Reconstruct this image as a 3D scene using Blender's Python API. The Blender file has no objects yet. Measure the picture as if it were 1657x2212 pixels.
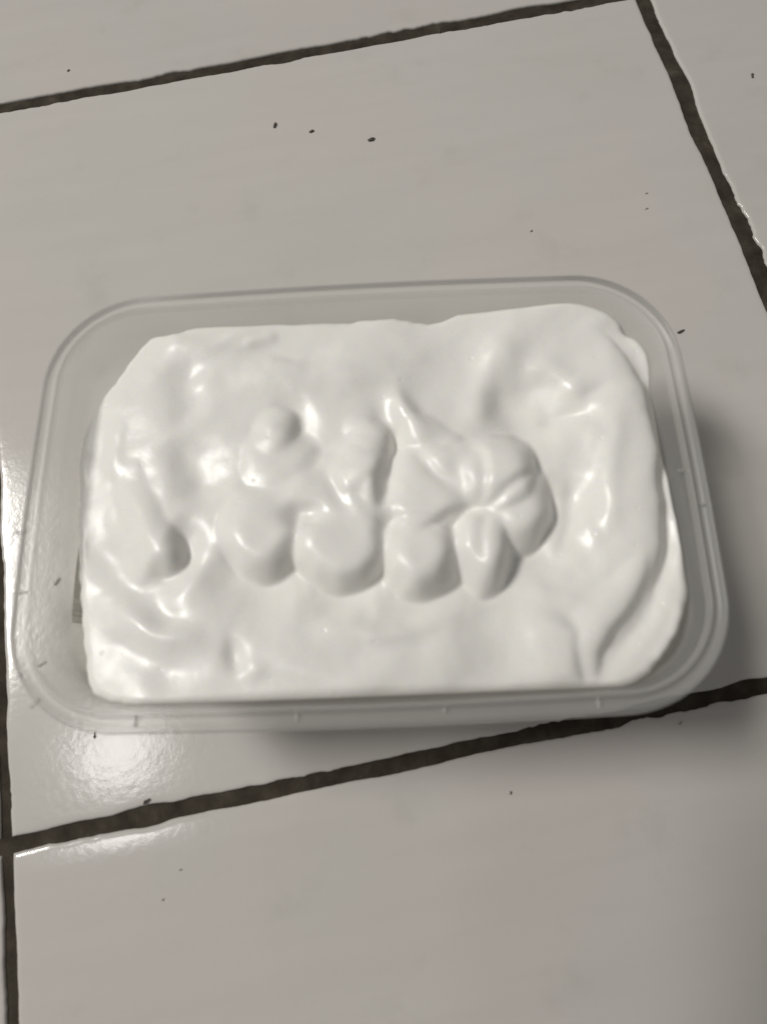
import bpy, bmesh, math, random
import numpy as np
from mathutils import Matrix, Vector, noise

random.seed(7)
scene = bpy.context.scene
col = scene.collection
MM = 0.001

# ------------------------------------------------------------------ camera
CAM_LOC = (0.13114, 0.01926, 0.22046)
CAM_ROT = [[0.980022, 0.197047, -0.027002], [-0.196745, 0.940599, -0.276706], [-0.029126, 0.27649, 0.960575]]
cd = bpy.data.cameras.new("camera")
cam = bpy.data.objects.new("camera", cd)
col.objects.link(cam)
mw = Matrix(CAM_ROT).to_4x4()
mw.translation = Vector(CAM_LOC)
cam.matrix_world = mw
cd.sensor_fit = 'HORIZONTAL'
cd.sensor_width = 36.0
cd.lens = 36.0 * 1400 / 1657
cd.clip_start = 0.01
cd.clip_end = 50.0
cd.dof.use_dof = True
cd.dof.focus_distance = 0.260
cd.dof.aperture_fstop = 12.0
scene.camera = cam

# ------------------------------------------------------------------ room light
world = bpy.data.worlds.new("World")
scene.world = world
world.use_nodes = True
bg = world.node_tree.nodes["Background"]
bg.inputs[0].default_value = (1.0, 0.985, 0.96, 1)
bg.inputs[1].default_value = 0.155

def area_lamp(name, loc, target, sx, sy, power, colour):
    ld = bpy.data.lights.new(name, 'AREA')
    ld.shape = 'RECTANGLE'
    ld.size, ld.size_y = sx, sy
    ld.energy = power
    ld.color = colour
    o = bpy.data.objects.new(name, ld)
    col.objects.link(o)
    z = (Vector(loc) - Vector(target)).normalized()
    y = Vector((0, 1, 0))
    x = y.cross(z).normalized()
    y = z.cross(x)
    m = Matrix((x, y, z)).transposed().to_4x4()
    m.translation = Vector(loc)
    o.matrix_world = m
    return o

# two ceiling lamps of the room: a wide one high on the left, a small round one nearer overhead
area_lamp("wide_ceiling_lamp", (-1.76, 0.92, 2.50), (0.13, 0.06, 0.0), 0.50, 0.85, 68.0, (1.0, 0.975, 0.93))
small = area_lamp("round_ceiling_lamp", (-1.00, 0.05, 2.45), (0.13, 0.06, 0.0), 0.30, 0.30, 3.4, (1.0, 0.985, 0.96))
small.data.shape = 'DISK'

scene.view_settings.view_transform = 'Standard'
scene.view_settings.look = 'None'
scene.view_settings.exposure = 0.0
scene.view_settings.gamma = 1.0
scene.cycles.max_bounces = 14
scene.cycles.transparent_max_bounces = 24

# ------------------------------------------------------------------ helpers
def mat(name):
    m = bpy.data.materials.new(name)
    m.use_nodes = True
    nt = m.node_tree
    return m, nt, nt.nodes, nt.links, nt.nodes.get("Principled BSDF"), nt.nodes.get("Material Output")

def mesh_obj(name, verts, faces, m, parent=None, smooth=True):
    me = bpy.data.meshes.new(name)
    me.from_pydata([tuple(v) for v in verts], [], faces)
    me.validate()
    me.polygons.foreach_set("use_smooth", [smooth] * len(me.polygons))
    me.materials.append(m)
    o = bpy.data.objects.new(name, me)
    col.objects.link(o)
    if parent:
        o.parent = parent
    return o

def tag(o, label=None, cat=None, group=None, kind=None):
    for k, v in (("label", label), ("category", cat), ("group", group), ("kind", kind)):
        if v:
            o[k] = v
    return o

# ------------------------------------------------------------------ materials
def noise_node(N, L, coord, scale, detail=4, rough=0.5):
    n = N.new("ShaderNodeTexNoise")
    n.inputs["Scale"].default_value = scale
    n.inputs["Detail"].default_value = detail
    n.inputs["Roughness"].default_value = rough
    L.new(coord, n.inputs["Vector"])
    return n

def ramp(N, L, fac, stops):
    r = N.new("ShaderNodeValToRGB")
    e = r.color_ramp.elements
    e[0].position, e[0].color = stops[0][0], (*stops[0][1], 1)
    e[1].position, e[1].color = stops[-1][0], (*stops[-1][1], 1)
    for p, c in stops[1:-1]:
        x = e.new(p)
        x.color = (*c, 1)
    L.new(fac, r.inputs[0])
    return r

# glazed off-white floor tile
TILE, nt, N, L, bsdf, out = mat("glazed_tile")
geo = N.new("ShaderNodeNewGeometry")
P = geo.outputs["Position"]
n1 = noise_node(N, L, P, 9.0, 3, 0.55)
c1 = ramp(N, L, n1.outputs["Fac"], [(0.32, (0.596, 0.576, 0.537)), (0.5, (0.612, 0.582, 0.548)), (0.68, (0.624, 0.585, 0.553))])
n2 = noise_node(N, L, P, 38.0, 5, 0.6)
c2 = ramp(N, L, n2.outputs["Fac"], [(0.28, (0.93, 0.93, 0.92)), (0.42, (0.99, 0.99, 0.99)), (1.0, (1, 1, 1))])
mx = N.new("ShaderNodeMix"); mx.data_type = 'RGBA'; mx.blend_type = 'MULTIPLY'; mx.inputs[0].default_value = 1.0
L.new(c1.outputs[0], mx.inputs[6]); L.new(c2.outputs[0], mx.inputs[7])
oi = N.new("ShaderNodeObjectInfo")
tv = N.new("ShaderNodeMapRange"); tv.inputs[3].default_value = 0.95; tv.inputs[4].default_value = 1.0
L.new(oi.outputs["Random"], tv.inputs[0])
# old wipe marks: long faint streaks across the glaze
mp = N.new("ShaderNodeMapping"); mp.inputs["Rotation"].default_value = (0, 0, 0.6); mp.inputs["Scale"].default_value = (14.0, 110.0, 1.0)
L.new(P, mp.inputs["Vector"])
ns = N.new("ShaderNodeTexNoise"); ns.inputs["Scale"].default_value = 1.0; ns.inputs["Detail"].default_value = 5
L.new(mp.outputs[0], ns.inputs["Vector"])
st = N.new("ShaderNodeMapRange"); st.inputs[1].default_value = 0.3; st.inputs[2].default_value = 0.7; st.inputs[3].default_value = 0.975; st.inputs[4].default_value = 1.01
L.new(ns.outputs["Fac"], st.inputs[0])
mv = N.new("ShaderNodeMath"); mv.operation = 'MULTIPLY'; L.new(tv.outputs[0], mv.inputs[0]); L.new(st.outputs[0], mv.inputs[1])
hs = N.new("ShaderNodeHueSaturation"); L.new(mv.outputs[0], hs.inputs["Value"]); L.new(mx.outputs[2], hs.inputs["Color"])
L.new(hs.outputs[0], bsdf.inputs["Base Color"])
n3 = noise_node(N, L, P, 25.0, 4, 0.6)
mr = N.new("ShaderNodeMapRange"); mr.inputs[3].default_value = 0.10; mr.inputs[4].default_value = 0.17
L.new(n3.outputs["Fac"], mr.inputs[0]); L.new(mr.outputs[0], bsdf.inputs["Roughness"])
n4 = noise_node(N, L, P, 420.0, 2, 0.5)
n5 = noise_node(N, L, P, 90.0, 2, 0.5)
ad = N.new("ShaderNodeMath"); ad.operation = 'MULTIPLY_ADD'; ad.inputs[1].default_value = 1.1
L.new(n5.outputs["Fac"], ad.inputs[0]); L.new(n4.outputs["Fac"], ad.inputs[2])
bp = N.new("ShaderNodeBump"); bp.inputs["Strength"].default_value = 0.5; bp.inputs["Distance"].default_value = 0.000065
L.new(ad.outputs[0], bp.inputs["Height"]); L.new(bp.outputs[0], bsdf.inputs["Normal"])
bsdf.inputs["IOR"].default_value = 1.5

# dark cement grout
GROUT, nt, N, L, bsdf, out = mat("dark_grout")
geo = N.new("ShaderNodeNewGeometry"); P = geo.outputs["Position"]
n1 = noise_node(N, L, P, 120.0, 6, 0.65)
c1 = ramp(N, L, n1.outputs["Fac"], [(0.30, (0.026, 0.020, 0.014)), (0.52, (0.050, 0.041, 0.030)), (0.64, (0.068, 0.057, 0.043)), (0.78, (0.14, 0.12, 0.095))])
L.new(c1.outputs[0], bsdf.inputs["Base Color"])
bsdf.inputs["Roughness"].default_value = 0.9; bsdf.inputs["Specular IOR Level"].default_value = 0.2
bp = N.new("ShaderNodeBump"); bp.inputs["Strength"].default_value = 0.8; bp.inputs["Distance"].default_value = 0.0006
L.new(n1.outputs["Fac"], bp.inputs["Height"]); L.new(bp.outputs[0], bsdf.inputs["Normal"])

# whipped cream
CREAM, nt, N, L, bsdf, out = mat("whipped_cream")
bsdf.inputs["Base Color"].default_value = (0.885, 0.872, 0.832, 1)
bsdf.inputs["Roughness"].default_value = 0.23
bsdf.inputs["IOR"].default_value = 1.40
bsdf.inputs["Subsurface Weight"].default_value = 0.25
bsdf.inputs["Subsurface Radius"].default_value = (1.0, 0.9, 0.6)
bsdf.inputs["Subsurface Scale"].default_value = 0.0012
geo = N.new("ShaderNodeNewGeometry"); P = geo.outputs["Position"]
n1 = noise_node(N, L, P, 110.0, 4, 0.5)
n2 = noise_node(N, L, P, 900.0, 2, 0.5)
ad = N.new("ShaderNodeMath"); ad.operation = 'MULTIPLY_ADD'; ad.inputs[1].default_value = 0.06
L.new(n2.outputs["Fac"], ad.inputs[0]); L.new(n1.outputs["Fac"], ad.inputs[2])
bp = N.new("ShaderNodeBump"); vo = N.new("ShaderNodeTexVoronoi"); vo.inputs["Scale"].default_value = 330.0; vo.inputs["Randomness"].default_value = 1.0
L.new(P, vo.inputs["Vector"])
pb = N.new("ShaderNodeMapRange"); pb.inputs[1].default_value = 0.10; pb.inputs[2].default_value = 0.22; pb.inputs[3].default_value = -0.30; pb.inputs[4].default_value = 0.0
L.new(vo.outputs["Distance"], pb.inputs[0])
sx = N.new("ShaderNodeSeparateColor"); L.new(vo.outputs["Color"], sx.inputs[0])
gt = N.new("ShaderNodeMath"); gt.operation = 'GREATER_THAN'; gt.inputs[1].default_value = 0.93
L.new(sx.outputs[0], gt.inputs[0])
bb = N.new("ShaderNodeMath"); bb.operation = 'MULTIPLY'; L.new(pb.outputs[0], bb.inputs[0]); L.new(gt.outputs[0], bb.inputs[1])
sm = N.new("ShaderNodeMath"); sm.operation = 'ADD'; L.new(ad.outputs[0], sm.inputs[0]); L.new(bb.outputs[0], sm.inputs[1])
rr = N.new("ShaderNodeMapRange"); rr.inputs[1].default_value = 0.3; rr.inputs[2].default_value = 0.7; rr.inputs[3].default_value = 0.23; rr.inputs[4].default_value = 0.38
n3 = noise_node(N, L, P, 60.0, 4, 0.6); L.new(n3.outputs["Fac"], rr.inputs[0]); L.new(rr.outputs[0], bsdf.inputs["Roughness"])
bp.inputs["Strength"].default_value = 0.6; bp.inputs["Distance"].default_value = 0.0004
L.new(sm.outputs[0], bp.inputs["Height"]); L.new(bp.outputs[0], bsdf.inputs["Normal"])

# thin translucent polypropylene: mostly clear, a little milky, glossy
def plastic(name, clear_face, clear_edge, milk):
    m, nt, N, L, bsdf, out = mat(name)
    N.remove(bsdf)
    tr = N.new("ShaderNodeBsdfTransparent"); tr.inputs[0].default_value = (0.985, 0.985, 0.975, 1)
    df = N.new("ShaderNodeBsdfDiffuse"); df.inputs[0].default_value = (*milk, 1)
    tl = N.new("ShaderNodeBsdfTranslucent"); tl.inputs[0].default_value = (*milk, 1)
    mk = N.new("ShaderNodeMixShader"); mk.inputs[0].default_value = 0.5
    L.new(df.outputs[0], mk.inputs[1]); L.new(tl.outputs[0], mk.inputs[2])
    lw = N.new("ShaderNodeLayerWeight"); lw.inputs[0].default_value = 0.5
    mr = N.new("ShaderNodeMapRange"); mr.inputs[3].default_value = 1 - clear_face; mr.inputs[4].default_value = 1 - clear_edge
    L.new(lw.outputs["Facing"], mr.inputs[0])
    body = N.new("ShaderNodeMixShader")
    L.new(mr.outputs[0], body.inputs[0]); L.new(tr.outputs[0], body.inputs[1]); L.new(mk.outputs[0], body.inputs[2])
    gl = N.new("ShaderNodeBsdfGlossy"); gl.inputs["Roughness"].default_value = 0.26
    fr = N.new("ShaderNodeFresnel"); fr.inputs[0].default_value = 1.34
    geo = N.new("ShaderNodeNewGeometry")
    nz = noise_node(N, L, geo.outputs["Position"], 160.0, 3, 0.5)
    bp = N.new("ShaderNodeBump"); bp.inputs["Strength"].default_value = 0.3; bp.inputs["Distance"].default_value = 0.0003
    L.new(nz.outputs["Fac"], bp.inputs["Height"])
    L.new(bp.outputs[0], gl.inputs["Normal"]); L.new(bp.outputs[0], fr.inputs["Normal"])
    fin = N.new("ShaderNodeMixShader")
    L.new(fr.outputs[0], fin.inputs[0]); L.new(body.outputs[0], fin.inputs[1]); L.new(gl.outputs[0], fin.inputs[2])
    L.new(fin.outputs[0], out.inputs["Surface"])
    return m
PLASTIC = plastic("clear_plastic", 0.85, 0.62, (0.86, 0.855, 0.83))
RIMPL = plastic("milky_plastic_rim", 0.62, 0.46, (0.90, 0.89, 0.86))

DIRT, nt, N, L, bsdf, out = mat("dark_dirt")
bsdf.inputs["Base Color"].default_value = (0.085, 0.070, 0.056, 1)
bsdf.inputs["Roughness"].default_value = 0.8

DUST, nt, N, L, bsdf, out = mat("grey_dust")
bsdf.inputs["Base Color"].default_value = (0.30, 0.28, 0.255, 1)
bsdf.inputs["Roughness"].default_value = 0.8

# ------------------------------------------------------------------ floor: grout bed and tiles
PITCH = 300.0
def sheet(name, x0, y0, x1, y1, z, m):
    return mesh_obj(name, [(x0*MM, y0*MM, z*MM), (x1*MM, y0*MM, z*MM), (x1*MM, y1*MM, z*MM), (x0*MM, y1*MM, z*MM)], [(0, 1, 2, 3)], m, smooth=False)
floor = sheet("floor", -1500, -1500, 1800, 1800, -1.1, GROUT)
tag(floor, kind="structure")

GX = {0: (-1.8, 1.8), 1: (-3.2, 3.2)}          # half joint either side of x = 0 and x = 300
GY = {0: (-2.45, 2.45), 1: (-2.8, 2.8)}
def joint(tab, k):
    return tab.get(k, (-3.2, 3.2))

def tile_mesh(i, j, x0, y0, x1, y1):
    cx, cy = (x0 + x1) / 2, (y0 + y1) / 2
    n = 240
    pts = []
    def wob(px, py, s):
        v = Vector((px * 0.045, py * 0.045, s * 7.3))
        v2 = Vector((px * 0.16, py * 0.16, s * 3.1 + 5))
        v3 = Vector((px * 0.5, py * 0.5, s * 2.1 + 9))
        g_ = 0.35 + max(0.0, noise.noise(Vector((px * 0.02 + 40, py * 0.02, s * 1.7)))) * 2.2
        a = noise.noise(v) * 0.8 + (noise.noise(v2) * 0.75 + noise.noise(v3) * 0.45) * g_
        b = noise.noise(Vector((px * 0.035, py * 0.035, s + 31)))
        dc = min(math.hypot(px - qx_, py - qy_) for qx_ in (x0, x1) for qy_ in (y0, y1))
        return (a + max(0.0, b - 0.27) * 5.0) * min(1.0, dc / 14.0)      # now and then the grout has bitten into the glaze
    for k in range(n):
        t = k / n; px = x0 + (x1 - x0) * t
        pts.append((px, y0 + wob(px, y0, 1 + i * 5 + j) , 0))
    for k in range(n):
        t = k / n; py = y0 + (y1 - y0) * t
        pts.append((x1 - wob(x1, py, 2 + i * 5 + j), py, 0))
    for k in range(n):
        t = k / n; px = x1 + (x0 - x1) * t
        pts.append((px, y1 - wob(px, y1, 3 + i * 5 + j), 0))
    for k in range(n):
        t = k / n; py = y1 + (y0 - y1) * t
        pts.append((x0 + wob(x0, py, 4 + i * 5 + j), py, 0))
    nn = len(pts)
    half_x, half_y = (x1 - x0) / 2, (y1 - y0) / 2
    rings = [(0.0, -2.0), (0.0, -0.75), (0.22, -0.34), (0.55, -0.13), (1.0, -0.035), (1.8, -0.006), (3.0, 0.0), (6.0, 0.0), (8.0, 0.0), (10.5, 0.0)]
    verts, faces = [], []
    for off, z in rings:
        for (px, py, _) in pts:
            qx = cx + (px - cx) * (1 - off / half_x)
            qy = cy + (py - cy) * (1 - off / half_y)
            warp = 0.36 * max(0.0, 1 - (y1 - qy) / 9.0) ** 2 if j == -1 else 0.0      # this row's far edge is slightly turned down
            verts.append(((qx - x0) * MM, (qy - y0) * MM, (z - warp) * MM))
    for r in range(len(rings) - 1):
        for k in range(nn):
            k2 = (k + 1) % nn
            faces.append((r * nn + k, r * nn + k2, (r + 1) * nn + k2, (r + 1) * nn + k))
    faces.append(tuple((len(rings) - 1) * nn + k for k in range(nn)))
    return verts, faces
for j in range(-3, 5):
    for i in range(-3, 5):
        if not (-2 <= i <= 3 and -2 <= j <= 3):
            continue
        x0 = i * PITCH + joint(GX, i)[1]; x1 = (i + 1) * PITCH + joint(GX, i + 1)[0]
        y0 = j * PITCH + joint(GY, j)[1]; y1 = (j + 1) * PITCH + joint(GY, j + 1)[0]
        v, f = tile_mesh(i, j, x0, y0, x1, y1)
        t = mesh_obj("tile", v, f, TILE, floor)
        t.location = (x0 * MM, y0 * MM, random.uniform(-0.12, 0.12) * MM if (i, j) != (0, 0) else 0)

# ------------------------------------------------------------------ plastic tub
CX, CY, ANG = 131.9, 74.4, math.radians(-9.2)
tub = bpy.data.objects.new("plastic_tub", None)
col.objects.link(tub)
tub.location = (CX * MM, CY * MM, 0)
tub.rotation_euler = (0, 0, ANG)
tag(tub, "clear rectangular plastic tub with rounded corners holding white whipped cream", "tub")

HA, HB, RAD = 88.4, 60.2, 28.0        # half length, half width, corner radius of the outer lip
def outline(off, n_side=40, n_arc=28, bulge=1.0):
    a, b, r = HA + off, HB + off, max(RAD + off, 2.0)
    pts = []
    def side(p, q, nx, ny, amp):
        for k in range(n_side):
            t = k / n_side
            s = math.sin(math.pi * t) * amp
            pts.append((p[0] + (q[0] - p[0]) * t + nx * s, p[1] + (q[1] - p[1]) * t + ny * s))
    def arc(cx, cy, a0):
        for k in range(n_arc):
            t = a0 + (math.pi / 2) * k / n_arc
            pts.append((cx + r * math.cos(t), cy + r * math.sin(t)))
    side((-a + r, -b), (a - r, -b), 0, -1, 0.8 * bulge)
    arc(a - r, -b + r, -math.pi / 2)
    side((a, -b + r), (a, b - r), 1, 0, 0.5 * bulge)
    arc(a - r, b - r, 0)
    side((a - r, b), (-a + r, b), 0, 1, 0.8 * bulge)
    arc(-a + r, b - r, math.pi / 2)
    side((-a, b - r), (-a, -b + r), -1, 0, 0.5 * bulge)
    arc(-a + r, -b + r, math.pi)
    # the soft tub is not quite square: its left end splays a little towards the near side
    return [(x - (1.5 * max(0.0, -x / HA) - 0.8 * max(0.0, x / HA)) * (0.5 - 0.5 * y / HB), y) for x, y in pts]
def sweep(name, profile, m, parent, cap=False):
    verts, faces = [], []
    nn = None
    for off, z in profile:
        o = outline(off)
        nn = len(o)
        verts += [(x * MM, y * MM, z * MM) for x, y in o]
    for r in range(len(profile) - 1):
        for k in range(nn):
            k2 = (k + 1) % nn
            faces.append((r * nn + k, r * nn + k2, (r + 1) * nn + k2, (r + 1) * nn + k))
    if cap:
        faces.append(tuple((len(profile) - 1) * nn + k for k in range(nn)))
    return mesh_obj(name, verts, faces, m, parent)
def smooth_profile(p, n=4):
    o = []
    for i in range(len(p) - 1):
        p0 = p[max(i - 1, 0)]; p1 = p[i]; p2 = p[i + 1]; p3 = p[min(i + 2, len(p) - 1)]
        for k in range(n):
            t = k / n
            o.append(tuple(0.5 * (2 * b + (c - a) * t + (2 * a - 5 * b + 4 * c - d) * t * t + (3 * b - a - 3 * c + d) * t ** 3)
                           for a, b, c, d in zip(p0, p1, p2, p3)))
    o.append(p[-1])
    return o
# lip: outer skirt, outer bead, groove, inner bead
sweep("rim", smooth_profile([(0.25, 56.4), (0.1, 58.0), (-0.1, 59.2), (-0.5, 60.0), (-1.0, 60.1), (-1.6, 59.5), (-2.3, 58.9),
                             (-3.4, 58.9), (-4.0, 60.0), (-4.5, 60.5), (-5.0, 60.0), (-5.4, 58.8)]), RIMPL, tub)
sweep("wall", smooth_profile([(-5.4, 58.8), (-5.9, 56.0), (-6.6, 51.0), (-8.6, 36.0), (-10.6, 20.0), (-12.4, 7.0), (-13.4, 2.6), (-16.0, 0.9)], 3), PLASTIC, tub)
sweep("base", [(-16.0, 0.9), (-18.5, 0.35), (-21.0, 0.35), (-22.0, 0.9)], PLASTIC, tub, cap=True)

# small moulding ribs standing in the groove of the lip
for (x, y), a in zip([(-87.6, -25.0), (-80.9, -52.5), (-56.1, -57.5), (-17.5, -57.4), (17.8, -56.8), (54.2, -57.0), (83.6, -0.3), (87.5, -9.9), (-89.6, -9.2)], (0, 45, 90, 90, 90, 90, 0, 0, 0)):
    bm = bmesh.new()
    bmesh.ops.create_cube(bm, size=1.0)
    for v in bm.verts:
        k = 0.55 if v.co.z > 0 else 1.0
        v.co = Vector((v.co.x * 2.8 * MM, v.co.y * 0.8 * k * MM, v.co.z * 1.0 * MM))
    bmesh.ops.bevel(bm, geom=bm.edges[:], offset=0.12 * MM, segments=1, affect='EDGES')
    me = bpy.data.meshes.new("rib")
    bm.to_mesh(me); bm.free()
    me.materials.append(RIMPL)
    o = bpy.data.objects.new("rib", me)
    col.objects.link(o)
    o.parent = tub
    o.location = (x * MM, y * MM, 59.4 * MM)
    o.rotation_euler = (0, 0, math.radians(a))

# ------------------------------------------------------------------ cream
FOOT = ([(-64.7, 50.4), (-61.5, 52.2), (-56.0, 52.2), (-49.1, 53.7), (-42.2, 54.6), (-37.4, 56.2), (-33.3, 56.3), (-28.4, 54.7), (-18.7, 53.4), (-2.2, 53.4), (8.8, 53.6)]
        + [(20.9, 51.9), (27.7, 53.1), (36.0, 56.0), (46.9, 56.9), (61.6, 56.5), (69.3, 53.8), (75.2, 47.9), (80.2, 41.3)]
        + [(83.5, 32.5), (84.3, 21.0), (83.6, 9.9), (82.6, 0.5), (82.9, -11.3), (83.1, -23.8), (82.1, -29.9), (78.4, -39.2), (73.6, -45.9), (67.5, -51.9)]
        + [(54.2, -55.3), (22.7, -54.8), (-11.4, -54.4), (-40.0, -54.2), (-60.8, -53.7)]
        + [(-70.7, -50.9), (-74.2, -41.7), (-76.7, -31.4), (-79.4, -13.8), (-81.3, 6.2), (-81.9, 20.3), (-78.6, 29.5), (-73.1, 38.6), (-69.0, 44.5)])

def catmull(pts, n=8, closed=False):
    pts = [np.array(p, float) for p in pts]
    o = []
    m = len(pts)
    for i in range(m if closed else m - 1):
        if closed:
            p0, p1, p2, p3 = pts[i - 1], pts[i], pts[(i + 1) % m], pts[(i + 2) % m]
        else:
            p0, p1, p2, p3 = pts[max(i - 1, 0)], pts[i], pts[i + 1], pts[min(i + 2, m - 1)]
        for k in range(n):
            t = k / n
            o.append(0.5 * (2 * p1 + (p2 - p0) * t + (2 * p0 - 5 * p1 + 4 * p2 - p3) * t * t + (3 * p1 - p0 - 3 * p2 + p3) * t ** 3))
    if not closed:
        o.append(pts[-1])
    return np.array(o)

def smax(a, b, k):
    return 0.5 * (a + b + np.sqrt((a - b) ** 2 + k * k))
def smin(a, b, k):
    return 0.5 * (a + b - np.sqrt((a - b) ** 2 + k * k))

class Field:
    def __init__(self, X, Y):
        self.X, self.Y = X, Y
        self.Z = np.zeros_like(X)
    def stroke(self, pts, h, wl, wr=None, taper=0.25, power=2.0):
        """ridge (h > 0) or crease (h < 0) along a line; wl / wr = width in mm left / right of its direction"""
        wr = wr or wl
        c = catmull(pts, 6)
        reach = 2.6 * max(wl, wr)
        lo, hi = c.min(0) - reach, c.max(0) + reach
        sel = (self.X > lo[0]) & (self.X < hi[0]) & (self.Y > lo[1]) & (self.Y < hi[1])
        x, y = self.X[sel], self.Y[sel]
        best = np.full(x.shape, 1e9); side = np.zeros(x.shape); tt = np.zeros(x.shape)
        seg = np.linalg.norm(np.diff(c, axis=0), axis=1)
        cum = np.r_[0, np.cumsum(seg)]
        for i in range(len(c) - 1):
            d = c[i + 1] - c[i]
            l2 = d @ d
            if l2 < 1e-9:
                continue
            u = np.clip(((x - c[i][0]) * d[0] + (y - c[i][1]) * d[1]) / l2, 0, 1)
            ex, ey = x - (c[i][0] + u * d[0]), y - (c[i][1] + u * d[1])
            q = ex * ex + ey * ey
            s = d[0] * ey - d[1] * ex
            k = q < best
            best = np.where(k, q, best); side = np.where(k, s, side); tt = np.where(k, cum[i] + u * seg[i], tt)
        w = np.where(side > 0, wl, wr)
        t = tt / cum[-1]
        env = 1.0
        if taper > 0:
            env = np.clip(np.minimum(t, 1 - t) / taper, 0, 1)
            env = env * env * (3 - 2 * env) * 0.9 + 0.1
        self.Z[sel] += h * env * np.exp(-(np.sqrt(best) / w) ** power)
    def lobes(self, items, k=0.35):
        """rounded lobes: pts = crest line walked with the steep side on its right, h = height,
        out = width of the steep rounded side, inn = width of the gentle side; lobes meet in creases"""
        L = np.zeros_like(self.X)
        for pts, h, out, inn in items:
            G = Field(self.X, self.Y)
            c = catmull(pts, 6)
            reach = max(out, inn) + 1
            lo, hi = c.min(0) - reach, c.max(0) + reach
            sel = (self.X > lo[0]) & (self.X < hi[0]) & (self.Y > lo[1]) & (self.Y < hi[1])
            x, y = self.X[sel], self.Y[sel]
            seg = np.linalg.norm(np.diff(c, axis=0), axis=1)
            cum = np.r_[0, np.cumsum(seg)]
            best = np.full(x.shape, 1e9); side = np.zeros(x.shape); tt = np.zeros(x.shape)
            for i in range(len(c) - 1):
                d = c[i + 1] - c[i]
                l2 = d @ d
                if l2 < 1e-9:
                    continue
                u = np.clip(((x - c[i][0]) * d[0] + (y - c[i][1]) * d[1]) / l2, 0, 1)
                ex, ey = x - (c[i][0] + u * d[0]), y - (c[i][1] + u * d[1])
                q = ex * ex + ey * ey
                s = (d[0] * ey - d[1] * ex) / math.sqrt(l2)
                kk = q < best
                best = np.where(kk, q, best); side = np.where(kk, s, side); tt = np.where(kk, cum[i] + u * seg[i], tt)
            dist = np.sqrt(best)
            # blend between steep and gentle by the direction of the nearest point
            w = np.clip(side / np.maximum(dist, 1e-6) * 0.5 + 0.5, 0, 1)
            w = w * w * (3 - 2 * w)
            po = np.sqrt(np.clip(1 - (dist / out) ** 2, 0, 1))
            pi_ = np.where(dist < inn, 0.5 + 0.5 * np.cos(np.pi * np.minimum(dist / inn, 1)), 0)
            t = tt / cum[-1]
            env = np.clip(np.minimum(t, 1 - t) / 0.28, 0, 1)
            env = env * env * (3 - 2 * env)
            v = h * env * (po * (1 - w) + pi_ * w)
            hh = np.clip(1 - np.abs(L[sel] - v) / k, 0, 1)
            L[sel] = np.maximum(L[sel], v) + hh * hh * k * 0.25 * np.clip(np.minimum(v, L[sel]) / k, 0, 1)
        self.Z += L
    def _d(self, pts):
        c, p1, p2 = [np.array(p) for p in pts]
        M = np.linalg.inv(np.stack([p1 - c, p2 - c], 1))
        x, y = self.X - c[0], self.Y - c[1]
        return np.sqrt((M[0, 0] * x + M[0, 1] * y) ** 2 + (M[1, 0] * x + M[1, 1] * y) ** 2)
    def blob(self, pts, top, h, k=0.6, p=2.6, tilt=(0, 0)):
        """dome given by its centre and two points on its edge"""
        d = self._d(pts)
        z = top - h * np.minimum(d, 2.2) ** p + tilt[0] * (self.X - pts[0][0]) + tilt[1] * (self.Y - pts[0][1])
        self.Z = np.where(d < 2.2, smax(self.Z, z, k), self.Z)
    def _cap(self, pts, r0, r1, lee):
        """signed depth inside a tapering sausage along a line, and how far each point lies on its lee side"""
        c = catmull(pts, 5)
        seg = np.linalg.norm(np.diff(c, axis=0), axis=1)
        cum = np.r_[0, np.cumsum(seg)]
        best = np.full(self.X.shape, -1e9)
        dot = np.zeros(self.X.shape)
        for i in range(len(c) - 1):
            d = c[i + 1] - c[i]
            l2 = max(d @ d, 1e-9)
            u = np.clip(((self.X - c[i][0]) * d[0] + (self.Y - c[i][1]) * d[1]) / l2, 0, 1)
            ex, ey = self.X - (c[i][0] + u * d[0]), self.Y - (c[i][1] + u * d[1])
            q = np.hypot(ex, ey)
            v = r0 + (r1 - r0) * (cum[i] + u * seg[i]) / cum[-1] - q
            k = v > best
            best = np.where(k, v, best)
            dot = np.where(k, (ex * lee[0] + ey * lee[1]) / np.sqrt(q * q + 0.16 * r1 * r1), dot)
        return best, dot
    def folds(self, discs, caps, w, h, lee, wo=6.0, jump=0.3, span=(-0.35, 0.45), tilt=(0, 0), centre=(0, 0), soft=0.5, mix=1.2):
        """soft lumps (discs: centre + two edge points; sausages) that meet the cream beyond in a valley:
        on its lee side each lump falls h mm over its last w mm, the cream beyond climbs back over wo mm"""
        n = math.hypot(*lee)
        lee = (lee[0] / n, lee[1] / n)
        es, ws = [], []
        for pts in discs:
            r = min(math.dist(pts[0], pts[1]), math.dist(pts[0], pts[2]))
            es.append((1 - self._d(pts)) * r)
            ex, ey = self.X - pts[0][0], self.Y - pts[0][1]
            ws.append((ex * lee[0] + ey * lee[1]) / np.sqrt(ex * ex + ey * ey + 0.12 * r * r))
        for pts, r0, r1 in caps:
            e, d = self._cap(pts, r0, r1, lee)
            es.append(e); ws.append(d)
        E, Wd = np.stack(es), np.stack(ws)
        m = E.max(0)
        D = m + soft * np.log(np.exp((E - m) / soft).sum(0))
        a = np.exp((E - m) / mix)
        dot = (a * Wd).sum(0) / a.sum(0)
        W = np.clip((dot - span[0]) / (span[1] - span[0]), 0, 1)
        W = W * W * (3 - 2 * W)
        H = np.clip(h + tilt[0] * (self.X - centre[0]) + tilt[1] * (self.Y - centre[1]), 0, 8) * W
        q = np.clip(D / w, 0, 1)
        inside = np.sin(0.5 * np.pi * q) ** 0.9 - 1
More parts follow.
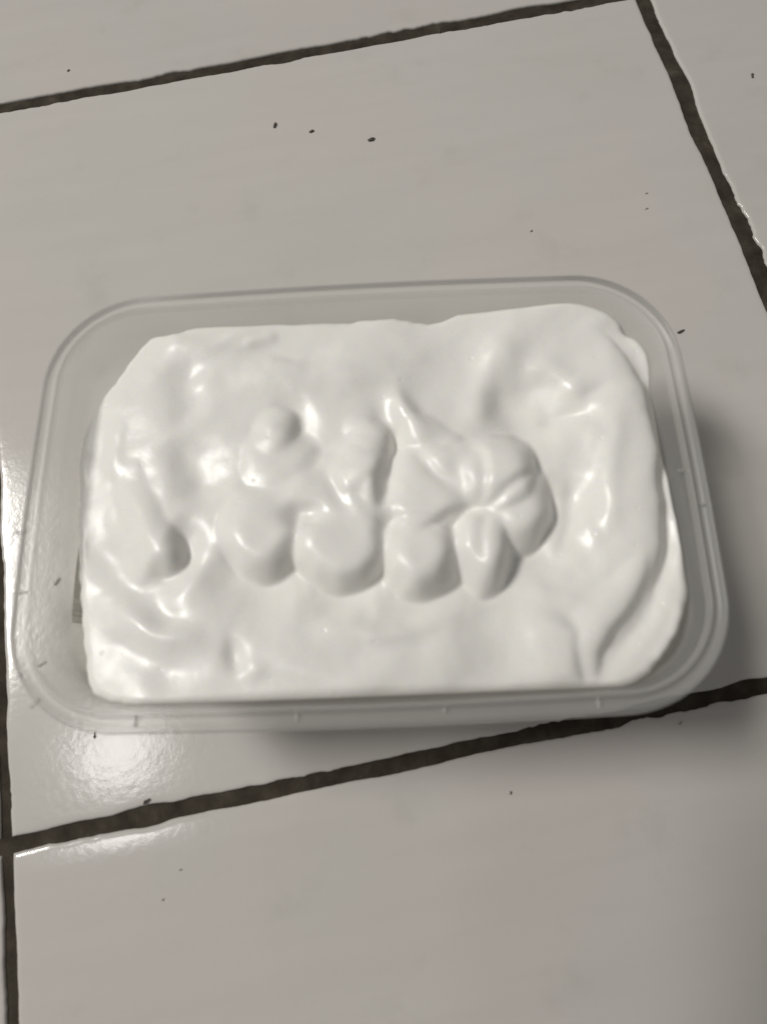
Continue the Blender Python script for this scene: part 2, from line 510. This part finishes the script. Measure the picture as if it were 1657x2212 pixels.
        s = np.clip(-D / 0.8, 0, 1)
        s = s * s * (3 - 2 * s)
        outside = -(1 - jump * s) * np.exp(-(np.minimum(D, 0) / wo) ** 2)
        self.Z += H * np.where(D > 0, inside, outside)
    def lobed(self, discs, caps, w, h, centre, tilt=(0, 0), core=None, hmin=0.2, soft=2.6, k=0.6):
        """one raised mass with a scalloped outline: the union of discs (centre + two edge points) and
        sausages, rounded over within w mm of its edge, its height leaning by tilt; creases between
        neighbours run in from the outline and die out towards the core ellipse"""
        es = []
        for pts in discs:
            r = min(math.dist(pts[0], pts[1]), math.dist(pts[0], pts[2]))
            es.append((1 - self._d(pts)) * r)
        for pts, r0, r1 in caps:
            es.append(self._cap(pts, r0, r1, (1, 0))[0])
        D = es[0]
        for e in es[1:]:
            m = np.clip(1 - np.abs(D - e) / k, 0, 1)
            D = np.maximum(D, e) + m * m * k * 0.25
        E = np.stack(es)
        mx_ = E.max(0)
        S = mx_ + soft * np.log(np.exp((E - mx_) / soft).sum(0))
        if core is not None:
            d = self._d(core)
            g = np.clip((1.12 - d) / 0.55, 0, 1)
            g = g * g * (3 - 2 * g)
            D = D * (1 - g) + S * g
        c = centre[0]
        H = h + tilt[0] * (self.X - c[0]) + tilt[1] * (self.Y - c[1])
        H = 0.5 * (H + hmin + np.sqrt((H - hmin) ** 2 + 0.3))
        q = np.clip(D / w, 0, 1)
        self.Z += H * np.sin(0.5 * np.pi * q) ** 0.85
    def dome(self, pts, top, h, k=0.5, tilt=(0, 0)):
        """half ellipsoid: centre and two points on its edge, height of its top and of its flank"""
        d = self._d(pts)
        inside = d < 1
        z = top - h + h * np.sqrt(np.clip(1 - d * d, 0, 1)) + tilt[0] * (self.X - pts[0][0]) + tilt[1] * (self.Y - pts[0][1])
        m = np.clip(1 - np.abs(self.Z - z) / k, 0, 1)
        self.Z = np.where(inside, np.maximum(self.Z, z) + m * m * k * 0.25 * np.clip((1 - d) * 6, 0, 1), self.Z)
    def pit(self, pts, depth, p=2.0):
        d = self._d(pts)
        self.Z -= depth * np.exp(-d ** p)
    def bump(self, pts, h, p=2.0):
        self.pit(pts, -h, p)

def build_field(X, Y):
    # the cream was pushed about by hand: nothing in it is quite round
    wx = np.array([noise.noise(Vector((x * 0.085, y * 0.085, 11.0))) * 1.5 + noise.noise(Vector((x * 0.22, y * 0.22, 21.0))) * 0.4 for x, y in zip(X, Y)])
    wy = np.array([noise.noise(Vector((x * 0.085, y * 0.085, 31.0))) * 1.5 + noise.noise(Vector((x * 0.22, y * 0.22, 41.0))) * 0.4 for x, y in zip(X, Y)])
    F = Field(X + wx, Y + wy)
    F.Z += 54.0
    X_, Y_ = F.X, F.Y
    F.Z += 0.6 - 0.022 * Y_
    s = np.clip((-X_ - 52) / 28, 0, 1)
    F.Z -= 4.5 * s * s * (3 - 2 * s)
    # broad swells of the surface
    F.bump([(16.3, 40.4), (49.1, 38.6), (16.8, 50.9)], 0.8)
    F.lobes([([(62.0, -36.7), (66.5, -29.9), (69.6, -19.2), (71.7, -3.0), (72.8, 12.8), (71.8, 25.3), (68.0, 35.5), (58.5, 43.4)], 3.6, 7.0, 18.0),     # long roll down the end
             ([(51.4, -54.1), (53.5, -47.6), (58.5, -39.0), (66.7, -30.1), (70.9, -19.3), (73.3, -6.9)], 3.0, 3.2, 9.0),
             ([(48.6, -55.1), (48.2, -48.5), (49.4, -42.4), (52.4, -36.3)], 2.2, 3.4, 15.0)])
    F.stroke([(46.6, 53.8), (61.3, 53.8), (71.0, 46.3), (75.3, 39.4)], 1.4, 5.0, 5.0, 0.3)
    F.stroke([(78.6, 39.2), (82.1, 19.7), (80.9, 3.5), (79.7, -12.0), (77.0, -24.2), (69.3, -36.8), (59.8, -46.7), (55.0, -53.2)], -1.9, 2.4, 2.4, 0.15)               # trough outside it
    F.stroke([(75.8, 44.9), (81.7, 35.9), (84.0, 17.3), (82.0, -2.8), (81.9, -15.6), (81.1, -27.8)], 1.6, 1.7, 1.5, 0.15)                                     # thin outer lip
    F.stroke([(79.6, -32.5), (76.4, -41.6), (68.8, -50.4)], 1.2, 2.2, 2.0, 0.25)
    # ridge running down from the far edge, hollow beside it
    F.stroke([(43.1, 47.3), (38.8, 35.7), (34.1, 25.9), (29.5, 15.7)], 2.0, 5.5, 5.0, 0.25)
    F.pit([(43.4, 23.6), (54.2, 20.4), (42.1, 33.9)], 4.2)
    F.pit([(23.2, 35.6), (35.5, 40.8), (24.3, 21.2)], 2.2)
    F.stroke([(46.1, 36.7), (50.3, 33.3), (56.4, 30.1), (60.2, 24.5), (62.8, 20.2)], 1.5, 4.0, 3.0, 0.35)
    F.stroke([(48.0, 17.9), (55.6, 18.1), (66.9, 17.8)], -1.2, 3.0, 1.6, 0.25)
    F.stroke([(50.1, 13.3), (58.9, 14.2), (67.5, 12.4)], 0.9, 2.0, 5.0, 0.3)
    F.stroke([(69.7, 19.8), (68.4, 11.7), (65.0, -4.0), (62.1, -18.9)], 0.9, 2.6, 3.0, 0.2)
    F.stroke([(59.7, -5.0), (58.1, -12.5), (60.6, -21.2)], 0.5, 2.0, 1.6, 0.25)
    F.stroke([(52.9, 3.1), (52.2, -5.9), (50.9, -14.7), (48.7, -21.9)], 1.1, 1.8, 4.5, 0.25)                                                       # rise beyond the lobes
    F.stroke([(36.3, -29.0), (45.6, -30.6), (58.2, -32.9)], 0.5, 2.0, 3.0, 0.3)
    # near side swells
    F.stroke([(-18.1, -34.5), (-6.4, -37.6), (5.2, -39.2), (15.7, -37.1), (24.2, -32.8)], 1.3, 3.0, 3.0, 0.25)
    F.stroke([(-8.8, -41.2), (3.9, -42.5), (17.9, -39.5)], -0.5, 3.0, 3.0, 0.3)
    F.stroke([(-34.8, -36.2), (-34.4, -41.9), (-32.8, -48.7)], -1.6, 3.4, 1.8, 0.45)
    F.stroke([(-30.3, -41.0), (-28.5, -45.5), (-25.5, -50.1)], 0.7, 2.5, 5.0, 0.45)
    F.stroke([(58.6, 22.1), (64.0, 24.3), (70.0, 26.8)], -0.7, 1.6, 2.4, 0.45)
    F.stroke([(-20.5, -26.2), (-15.1, -30.0), (-8.7, -32.6)], 0.7, 4.0, 4.0, 0.45)
    F.bump([(-22.7, -42.4), (-13.5, -42.8), (-22.8, -37.8)], 0.9)
    F.bump([(-12.3, -48.4), (-2.1, -49.9), (-12.3, -45.1)], 0.5)
    F.bump([(2.5, -50.1), (11.6, -50.4), (2.6, -46.8)], 0.6)
    # left end: sweeping folds
    F.stroke([(-74.0, 0.9), (-71.8, -9.7), (-67.3, -18.7), (-60.0, -25.8), (-51.2, -30.4), (-42.6, -33.8)], -1.9, 4.2, 4.4, 0.4)
    F.stroke([(-64.6, -26.3), (-60.8, -31.2), (-53.9, -35.7), (-44.8, -38.8), (-38.7, -42.7)], 1.2, 3.0, 4.4, 0.4)
    F.stroke([(-57.5, -25.9), (-52.4, -30.6), (-45.0, -33.7)], -0.9, 3.0, 3.0, 0.45)
    F.stroke([(-72.3, -30.7), (-64.3, -39.3), (-53.2, -44.4), (-39.8, -50.6)], -1.2, 4.0, 5.0, 0.4)
    F.stroke([(-56.9, -17.3), (-49.2, -20.8), (-41.7, -24.8), (-37.9, -29.8)], 0.5, 3.4, 3.4, 0.45)
    F.stroke([(-52.2, 19.9), (-48.5, 10.1), (-43.7, 1.1), (-38.7, -5.0)], -2.3, 9.0, 4.5, 0.4)
    F.stroke([(-69.1, 26.5), (-70.3, 16.7), (-68.8, 5.7)], 0.9, 3.0, 3.0, 0.3)
    F.lobed([[(-54.2, -14.4), (-47.4, -14.4), (-53.8, -21.2)]], [([(-65.6, 8.5), (-63.4, 1.7), (-60.0, -5.6), (-54.9, -13.4)], 4.6, 6.2)], 6.0, 2.2, [(-57.4, -7.0)], (0.09, -0.07), None, 0.3, 1.6, 1.6)
    F.folds([[(-54.6, -14.1), (-47.6, -14.2), (-54.2, -21.2)]], [], 6.6, 3.4, (0.82, -0.57), 5.0, 0.3, (-0.2, 0.6))
    # far left corner crests
    F.stroke([(-61.9, 48.6), (-55.1, 48.6), (-45.5, 46.6), (-37.4, 49.2), (-29.3, 52.6)], 1.0, 2.6, 3.2, 0.25)
    F.stroke([(-34.6, 46.5), (-29.2, 47.2), (-23.8, 48.9)], 0.8, 1.6, 2.0, 0.25)
    F.stroke([(-29.1, 40.1), (-22.4, 40.1), (-13.1, 38.1)], 0.6, 1.8, 3.0, 0.3)
    F.stroke([(-39.9, 43.3), (-23.8, 43.6), (-5.0, 39.9)], -0.7, 2.0, 3.4, 0.3)
    F.bump([(-1.2, 31.1), (2.7, 30.9), (-1.3, 28.2)], 0.4)
    # the lobed mound in the middle: each lobe is low on its far side and drops steeply on its near side
    # lumps with their own roundness ...
    F.lobed([[(-23.4, 19.0), (-16.9, 18.7), (-23.5, 26.1)], [(-22.7, 9.1), (-11.7, 7.9), (-22.6, -1.7)], [(-27.0, -10.8), (-14.5, -12.0), (-26.8, -24.6)],
             [(-6.1, -13.0), (8.3, -16.7), (-9.1, -27.8)], [(14.4, -18.8), (25.7, -20.5), (13.1, -31.1)], [(31.2, -16.3), (40.3, -15.7), (30.7, -30.4)],
             [(40.3, -6.3), (50.7, -6.1), (40.4, -20.3)], [(-1.9, 0.2), (12.9, -0.5), (-2.2, -15.0)], [(15.3, -1.9), (29.9, -2.6), (14.5, -15.8)],
             [(34.7, 3.6), (46.5, 4.4), (35.0, -7.3)], [(-14.2, -3.1), (-2.0, -3.7), (-14.3, -14.5)]], [],
            8.5, 3.6, [(5.3, -5.3)], (0.020, -0.090), [(4.3, -1.4), (42.4, 0.7), (1.3, -17.6)], 0.9, 1.7, 1.0)
    F.lobed([[(1.1, 14.2), (8.3, 12.5), (0.7, 21.7)], [(-0.6, 6.3), (8.0, 5.2), (-1.8, -1.7)], [(2.5, 0.3), (6.5, -0.8), (1.1, -4.9)]], [], 7.0, 2.2, [(0.8, 6.2)], (0.16, -0.03), None, 0.3, 1.5, 1.2)
    F.lobed([[(36.1, 3.5), (47.4, 5.9), (36.4, -7.8)], [(23.5, 8.4), (31.6, 4.7), (21.5, 1.3)], [(16.4, 15.5), (22.5, 12.5), (14.0, 9.8)]], [], 7.5, 2.6, [(24.5, 8.4)], (0.03, -0.01), None, 0.4, 3.0, 4.0)
    F.lobed([[(-23.8, 18.2), (-17.0, 18.2), (-23.5, 25.3)]], [], 6.5, 1.4, [(-22.8, 18.5)], (0.14, -0.02), None, 0.2)
    # ... that drop away steeply on the side turned from the lamp
    F.folds([[(-27.6, -10.5), (-15.1, -11.7), (-27.4, -24.0)], [(-6.2, -13.3), (7.3, -16.4), (-9.2, -27.8)], [(14.4, -18.6), (25.1, -20.3), (13.2, -30.7)],
             [(31.1, -16.3), (39.5, -16.0), (30.5, -30.0)], [(40.5, -6.0), (50.5, -5.8), (40.6, -19.9)],
             [(-3.1, 1.9), (16.7, 0.9), (-3.5, -12.2)], [(17.8, -0.4), (36.3, -1.3), (17.1, -13.1)]], [],
            5.6, 4.3, (0.5, -0.85), 8.0, 0.2, (-0.3, 0.45))
    F.folds([[(-24.0, 19.1), (-17.4, 19.1), (-23.6, 26.2)]], [], 3.6, 1.6, (1.0, 0.25), 4.0, 0.2, (-0.2, 0.8))
    F.folds([[(-21.6, 10.1), (-11.2, 10.9), (-21.6, 1.4)]], [], 4.5, 1.0, (1.0, 0.45), 5.0, 0.2, (0.0, 0.8))
    F.folds([[(1.0, 14.4), (8.5, 13.3), (0.6, 22.7)], [(-0.5, 7.0), (8.0, 6.0), (-2.0, -1.1)], [(1.8, 1.0), (6.0, -0.1), (1.1, -3.5)]], [], 5.0, 1.8, (1.0, 0.05), 4.0, 0.2, (-0.1, 0.6))
    F.folds([[(36.5, 4.6), (47.4, 6.7), (36.7, -7.2)]], [], 5.0, 1.2, (0.8, 0.6), 6.0, 0.2, (-0.1, 0.6))
    F.stroke([(17.5, 14.7), (13.7, 20.4), (11.3, 25.0), (9.6, 32.0)], 2.6, 4.6, 3.0, 0.5)
    F.stroke([(10.2, 16.6), (15.3, 10.0), (19.9, 2.7), (25.0, -4.6)], -0.8, 1.6, 1.6, 0.4)
    F.stroke([(-11.9, 8.0), (-8.8, 3.1), (-6.4, -2.9), (-2.2, -8.9)], -0.8, 2.6, 2.0, 0.4)
    F.stroke([(-8.1, 7.8), (-5.1, 1.0), (-2.8, -5.6), (1.4, -10.9)], 0.6, 1.8, 2.6, 0.4)
    F.stroke([(8.3, 20.0), (9.1, 13.8), (7.8, 7.2), (5.5, -0.5)], -1.5, 1.3, 2.0, 0.3)
    F.pit([(-16.8, -6.9), (-11.7, -7.1), (-16.8, -10.1)], 2.8, 2.4)
    F.stroke([(-20.0, -5.5), (-15.9, -4.6), (-11.7, -4.6)], -0.6, 0.9, 1.6, 0.3)
    F.pit([(4.6, -0.5), (6.8, -0.8), (3.7, -4.5)], 2.4, 2.4)
    F.stroke([(12.2, -14.4), (17.1, -11.8), (22.7, -8.3), (30.7, -6.8), (37.7, -2.7), (47.4, 4.0)], -1.2, 1.0, 1.5, 0.15)
    F.stroke([(33.0, -7.5), (31.5, -11.8), (29.9, -16.7), (28.8, -22.7)], -0.8, 1.0, 2.0, 0.25)
    # little bubble hole in the outer lip
    F.pit([(77.9, 43.9), (79.7, 42.9), (77.3, 42.6)], 2.6, 2.4)
    # slight unevenness left by the spoon
    F.bump([(54.7, 54.9), (80.4, 47.3), (53.0, 38.4)], 2.2)
    F.stroke([(-50.5, 44.0), (-50.5, 30.8), (-48.0, 19.3)], -1.4, 5.0, 5.0, 0.3)
    F.bump([(-67.3, 29.2), (-56.7, 28.7), (-66.4, 16.5)], 1.2)
    F.stroke([(-27.3, -45.6), (0.3, -47.8), (34.5, -48.0)], 1.3, 7, 7, 0.3)
    F.stroke([(-40.8, 37.6), (-10.3, 34.5), (9.4, 34.9)], 1.2, 6, 6, 0.3)
    rs = np.random.RandomState(5)
    for sc_, am_ in ((0.075, 0.55), (0.17, 0.09), (0.42, 0.035)):
        F.Z += am_ * np.array([noise.noise(Vector((x * sc_ + 0.9 * math.sin(y * 0.05), y * sc_ * 1.5 + 0.7 * math.sin(x * 0.06), 4.4))) for x, y in zip(X_, Y_)])
    for k in range(0):
        lam = rs.uniform(7, 22); th = rs.uniform(0, 6.283); ph = rs.uniform(0, 6.283)
        F.Z += 0.0030 * lam * 0.55 * np.sin(6.283 * (X_ * np.cos(th) + Y_ * np.sin(th)) / lam + ph)
    return F.Z

poly = catmull(FOOT, 8, closed=True)
if ((poly[:, 0] * np.roll(poly[:, 1], -1) - np.roll(poly[:, 0], -1) * poly[:, 1]).sum()) < 0:
    poly = poly[::-1]
NA, NR = 960, 250
centre = np.array([0.0, 0.0])
ang = np.unwrap(np.arctan2(poly[:, 1] - centre[1], poly[:, 0] - centre[0]))
rad = np.hypot(poly[:, 0] - centre[0], poly[:, 1] - centre[1])
# even spacing along the outline rather than by angle
per = np.r_[0, np.cumsum(np.hypot(*np.diff(np.vstack([poly, poly[:1]]), axis=0).T))]
pc = np.vstack([poly, poly[:1]])
s = np.linspace(0, per[-1], NA, endpoint=False)
ring = np.stack([np.interp(s, per, pc[:, 0]), np.interp(s, per, pc[:, 1])], 1)
# keep the cream inside the tub wall
def inside_limit(p, off):
    a, b, r = HA + off, HB + off, RAD + off
    q = np.array(p)
    ex, ey = np.maximum(np.abs(q[:, 0]) - (a - r), 0), np.maximum(np.abs(q[:, 1]) - (b - r), 0)
    dist = np.hypot(ex, ey)
    sc = np.where(dist > r, r / np.maximum(dist, 1e-6), 1.0)
    nx = np.where(np.abs(q[:, 0]) > a - r, np.sign(q[:, 0]) * ((a - r) + ex * sc), q[:, 0])
    ny = np.where(np.abs(q[:, 1]) > b - r, np.sign(q[:, 1]) * ((b - r) + ey * sc), q[:, 1])
    return np.stack([nx, ny], 1)
nz_ = np.array([noise.noise(Vector((p[0] * 0.11, p[1] * 0.11, 3.0))) * 0.6 + noise.noise(Vector((p[0] * 0.33, p[1] * 0.33, 8.0))) * 0.4 for p in ring])
ring = ring * (1 + nz_ / np.linalg.norm(ring, axis=1))[:, None]
ring = inside_limit(ring, -6.3)
fr = (np.arange(NR + 1) / NR)
fr = 1 - (1 - fr) ** 1.15
GXm = centre[0] + fr[1:, None] * (ring[None, :, 0] - centre[0])
GYm = centre[1] + fr[1:, None] * (ring[None, :, 1] - centre[1])
AX = np.r_[centre[0], GXm.ravel()]; AY = np.r_[centre[1], GYm.ravel()]
# the relief is worked out on a 0.35 mm grid, softened a little, then laid over the mesh
STEP, LIM_A, LIM_B = 0.35, 88.0, 62.0
ga = np.arange(-LIM_A, LIM_A + STEP, STEP); gb = np.arange(-LIM_B, LIM_B + STEP, STEP)
GA, GB = np.meshgrid(ga, gb)
GZ = build_field(GA.ravel(), GB.ravel()).reshape(GA.shape)
kr = np.exp(-0.5 * (np.arange(-6, 7) * STEP / 0.62) ** 2); kr /= kr.sum()
PZ = np.pad(GZ, 6, mode='edge')
PZ = np.apply_along_axis(lambda r: np.convolve(r, kr, 'valid'), 1, PZ)
PZ = np.apply_along_axis(lambda r: np.convolve(r, kr, 'valid'), 0, PZ)
fx = np.clip((AX + LIM_A) / STEP, 0, len(ga) - 1.001); fy = np.clip((AY + LIM_B) / STEP, 0, len(gb) - 1.001)
ix, iy = fx.astype(int), fy.astype(int)
ux, uy = fx - ix, fy - iy
Z = (PZ[iy, ix] * (1 - ux) + PZ[iy, ix + 1] * ux) * (1 - uy) + (PZ[iy + 1, ix] * (1 - ux) + PZ[iy + 1, ix + 1] * ux) * uy
# roll the surface over at its outer edge
edge_d = np.r_[60.0, ((1 - fr[1:, None]) * np.hypot(ring[None, :, 0] - centre[0], ring[None, :, 1] - centre[1])).ravel()]
ROLL = 3.0
e = np.clip(1 - edge_d / ROLL, 0, 1)
Z -= (1 - np.sqrt(np.maximum(1 - e * e, 0))) * 3.0
verts = np.stack([AX, AY, Z], 1)
faces = []
for k in range(NA):
    faces.append((0, 1 + k, 1 + (k + 1) % NA))
for r in range(NR - 1):
    b0, b1 = 1 + r * NA, 1 + (r + 1) * NA
    for k in range(NA):
        k2 = (k + 1) % NA
        faces.append((b0 + k, b1 + k, b1 + k2, b0 + k2))
last = 1 + (NR - 1) * NA
extra = []
zl = Z[last:last + NA]
profile = [(0.15, 0, 1.0), (0.4, 0, 2.5), (0.5, 0, 4.5), (0.5, 0, 6.5), (0.2, 0.5, 7.4), (0, 1.0, 7.6)]   # (inset, share of the way to the wall, drop)
cdir = ring / np.linalg.norm(ring, axis=1)[:, None]
for ins, share, drop in profile:
    zq = zl - drop
    slope = 7.5 * np.clip((58 - zq) / 58, 0, 1)
    pr = ring - cdir * ins
    wl = np.stack([inside_limit(ring[m:m + 1] * 1.2, -6.4 - slope[m])[0] for m in range(NA)])
    extra.append(np.column_stack([pr * (1 - share) + wl * share, zq]))
for q in range(1, 7):
    tq = q / 6
    zq = (zl - 7.6) * (1 - tq) + 3.0 * tq
    slope = 7.5 * np.clip((58 - zq) / 58, 0, 1)
    extra.append(np.column_stack([np.stack([inside_limit(ring[m:m + 1] * 1.2, -6.4 - slope[m])[0] for m in range(NA)]), zq]))
steps = len(extra)
verts = np.vstack([verts] + extra)
for q in range(steps):
    b0 = last if q == 0 else last + NA * q
    b1 = last + NA * (q + 1)
    for k in range(NA):
        k2 = (k + 1) % NA
        faces.append((b0 + k, b1 + k, b1 + k2, b0 + k2))
faces.append(tuple(last + NA * steps + k for k in reversed(range(NA))))
cream = mesh_obj("whipped_cream", verts * MM, faces, CREAM)
cream.location = tub.location
cream.rotation_euler = tub.rotation_euler
tag(cream, "glossy white whipped cream with a raised lobed swirl filling the plastic tub", "whipped cream")

# thin film of cream smeared up the inside of the wall at the near left corner
FILM, nt, N, L, bsdf, out = mat("cream_film")
vc = N.new("ShaderNodeVertexColor"); vc.layer_name = "thickness"
N.remove(bsdf)
df = N.new("ShaderNodeBsdfDiffuse"); tl = N.new("ShaderNodeBsdfTranslucent"); tr = N.new("ShaderNodeBsdfTransparent")
for q_ in (df, tl):
    q_.inputs[0].default_value = (0.885, 0.872, 0.832, 1)
ma = N.new("ShaderNodeMixShader"); mb = N.new("ShaderNodeMixShader")
L.new(df.outputs[0], ma.inputs[1]); L.new(tl.outputs[0], ma.inputs[2])
L.new(vc.outputs["Color"], mb.inputs[0]); L.new(tr.outputs[0], mb.inputs[1]); L.new(ma.outputs[0], mb.inputs[2])
L.new(mb.outputs[0], out.inputs["Surface"])
def film(t0, t1, nseg, zfun, dens, gap_shade=False):
    line = np.array(outline(-5.9))
    m = len(line)
    vs, fs, al = [], [], []
    nv = 14
    for a in range(nseg + 1):
        f = t0 + (t1 - t0) * a / nseg
        i = int(f * m) % m; g = f * m - int(f * m)
        top, bot = zfun(a / nseg)
        for b in range(nv + 1):
            z = bot + (top - bot) * b / nv
            off = -0.5 - (58 - z) * 0.132
            o_ = np.array(outline(-5.9 + off))
            p = o_[i] * (1 - g) + o_[(i + 1) % m] * g
            vs.append((p[0] * MM, p[1] * MM, z * MM))
            e_ = min(a / nseg, 1 - a / nseg) * 4
            w_ = min(1.0, e_) * min(1.0, (1 - b / nv) * 2.2) * dens
            w_ *= 0.75 + 0.6 * noise.noise(Vector((p[0] * 0.12, p[1] * 0.12, z * 0.15)))
            al.append(1.0 if gap_shade else max(0.0, min(1.0, w_)))
    for a in range(nseg):
        for b in range(nv):
            q = a * (nv + 1) + b
            fs.append((q, q + nv + 1, q + nv + 2, q + 1))
    o = mesh_obj("cream_film", vs, fs, CREAM if gap_shade else FILM, cream)
    ca = o.data.color_attributes.new("thickness", 'FLOAT_COLOR', 'POINT')
    for k, v in enumerate(al):
        ca.data[k].color = (v, v, v, 1)
film(0.868, 0.985, 60, lambda t: (55.5, 34.0), 0.85)
film(0.735, 0.895, 60, lambda t: (44.6 - 7.0 * max(0.0, 1 - t / 0.3) ** 2 + 0.5 * math.sin(9 * t), 26.0), 1.0, True)  # opaque cream strip added to keep the gap beside the left wall dark
film(0.02, 0.30, 40, lambda t: (56.5, 40.0), 0.5)
film(0.34, 0.50, 40, lambda t: (55.0, 38.0), 0.35)

# ------------------------------------------------------------------ the phone the picture was taken with
phone = bpy.data.objects.new("smartphone", None)
col.objects.link(phone)
phone.matrix_world = mw
tag(phone, "dark smartphone held above the tub, throwing soft shade on the near corner", "phone")
BLACK, nt, N, L, bsdf, out = mat("dark_phone_shell")
bsdf.inputs["Base Color"].default_value = (0.03, 0.03, 0.035, 1)
bsdf.inputs["Roughness"].default_value = 0.4
def slab(name, x0, x1, y0, y1, z0, z1, r, m):
    bm = bmesh.new()
    pts = []
    for cx, cy, a0 in ((x1 - r, y1 - r, 0), (x0 + r, y1 - r, 90), (x0 + r, y0 + r, 180), (x1 - r, y0 + r, 270)):
        for k in range(7):
            a = math.radians(a0 + 15 * k)
            pts.append((cx + r * math.cos(a), cy + r * math.sin(a)))
    lo = [bm.verts.new((x * MM, y * MM, z0 * MM)) for x, y in pts]
    hi = [bm.verts.new((x * MM, y * MM, z1 * MM)) for x, y in pts]
    bm.faces.new(lo[::-1]); bm.faces.new(hi)
    for k in range(len(pts)):
        bm.faces.new((lo[k], lo[(k + 1) % len(pts)], hi[(k + 1) % len(pts)], hi[k]))
    me = bpy.data.meshes.new(name); bm.to_mesh(me); bm.free()
    me.materials.append(m)
    o = bpy.data.objects.new(name, me); col.objects.link(o); o.parent = phone
    return o
slab("shell", -78, 8, -150, 18, 4.0, 11.6, 8, BLACK)
slab("screen", -75, 5, -146, 14, 11.65, 12.0, 6, BLACK)

# ------------------------------------------------------------------ loose specks of dirt
def crumb(pos, z, size, stretch, turn, label, faint=0):
    bm = bmesh.new()
    for k in range(3):
        r = bmesh.ops.create_icosphere(bm, subdivisions=1, radius=size * random.uniform(0.30, 0.5) * MM)
        dx = (k - 1) * size * 0.42 * MM
        for v in r["verts"]:
            v.co *= random.uniform(0.8, 1.2)
            v.co.x = v.co.x * stretch + dx * stretch
            v.co.y += random.uniform(-0.08, 0.08) * size * MM
            v.co.z = max(v.co.z * 0.7, -0.22 * size * MM)
    lo = min(v.co.z for v in bm.verts)
    for v in bm.verts:
        v.co.z -= lo
    me = bpy.data.meshes.new("dirt_crumb")
    bm.to_mesh(me); bm.free()
    me.materials.append((DIRT, DUST)[faint])
    o = bpy.data.objects.new("dirt_crumb", me)
    col.objects.link(o)
    o.location = (pos[0] * MM, pos[1] * MM, z * MM)
    o.rotation_euler = (0, 0, math.radians(turn))
    tag(o, label, "crumb", "specks of dirt lying about the tiles and tub")
for p, size, stretch, turn, label, faint in zip(
    [(125.7, 262.2), (140.6, 255.4), (164.8, 245.2), (206.1, 297.9), (39.5, 314.0), (331.1, 241.8), (218.6, 185.7), (268.7, 193.2), (266.4, 186.0), (45.2, 4.6), (53.5, -17.0), (47.3, -24.1), (158.3, -15.2), (261.7, 129.5), (216.5, -5.6), (30.2, 27.8)],
    (2.0, 1.7, 2.2, 1.3, 1.4, 1.8, 0.9, 1.1, 1.2, 1.7, 0.9, 0.9, 1.0, 1.5, 1.2, 1.0),
    (1.3, 1.0, 1.3, 1.5, 0.9, 1.1, 1, 1.2, 1.2, 1.2, 1, 1, 1, 1.7, 1.4, 1.6),
    (65, 20, 15, 80, 40, 70, 30, 10, 15, 20, 0, 40, 60, 15, 30, 80),
    ("upright dark crumb, first of three in a row on the large tile",
     "small round dark crumb, middle one of three in a row on the tile",
     "largest dark crumb, last of three in a row nearest the tile centre",
     "thin dark speck just inside the far grout line of the large tile",
     "lone dark crumb on the far tile beyond the grout line",
     "dark crumb alone on the tile beyond the slanting side grout line",
     "tiny dark speck on the tile just above the tub's far rim",
     "faint grey speck, upper of a pair beside the slanting grout line",
     "faint grey speck, lower of a pair beside the slanting grout line",
     "dark crumb touching the near grout line in front of the tub",
     "small speck on the near tile closest to the long grout line",
     "small speck alone on the near tile, farther from the grout line",
     "brown speck on the near tile in front of the middle of the tub",
     "thin dark sliver on the tile touching the tub's far rounded corner",
     "dark speck on the near tile by the tub corner crossed by grout",
     "dark sliver poking out from under the tub's near glossy corner"),
    (0, 0, 0, 0, 0, 0, 0, 1, 1, 0, 1, 1, 0, 0, 1, 0)):
    crumb(p, 0.0, size * (0.78, 0.62)[faint], stretch, turn, label, faint)
for p, size, turn, label in zip([(40.4, 46.2), (45.7, 67.4)], (1.3, 1.1), (20, 50),
                                ("grey speck stuck on the tub's inner wall at its cream-smeared corner",
                                 "small grey speck on the tub's inner wall beside the narrow gap")):
    crumb(p, 49.0, size, 1.3, turn, label, 1)
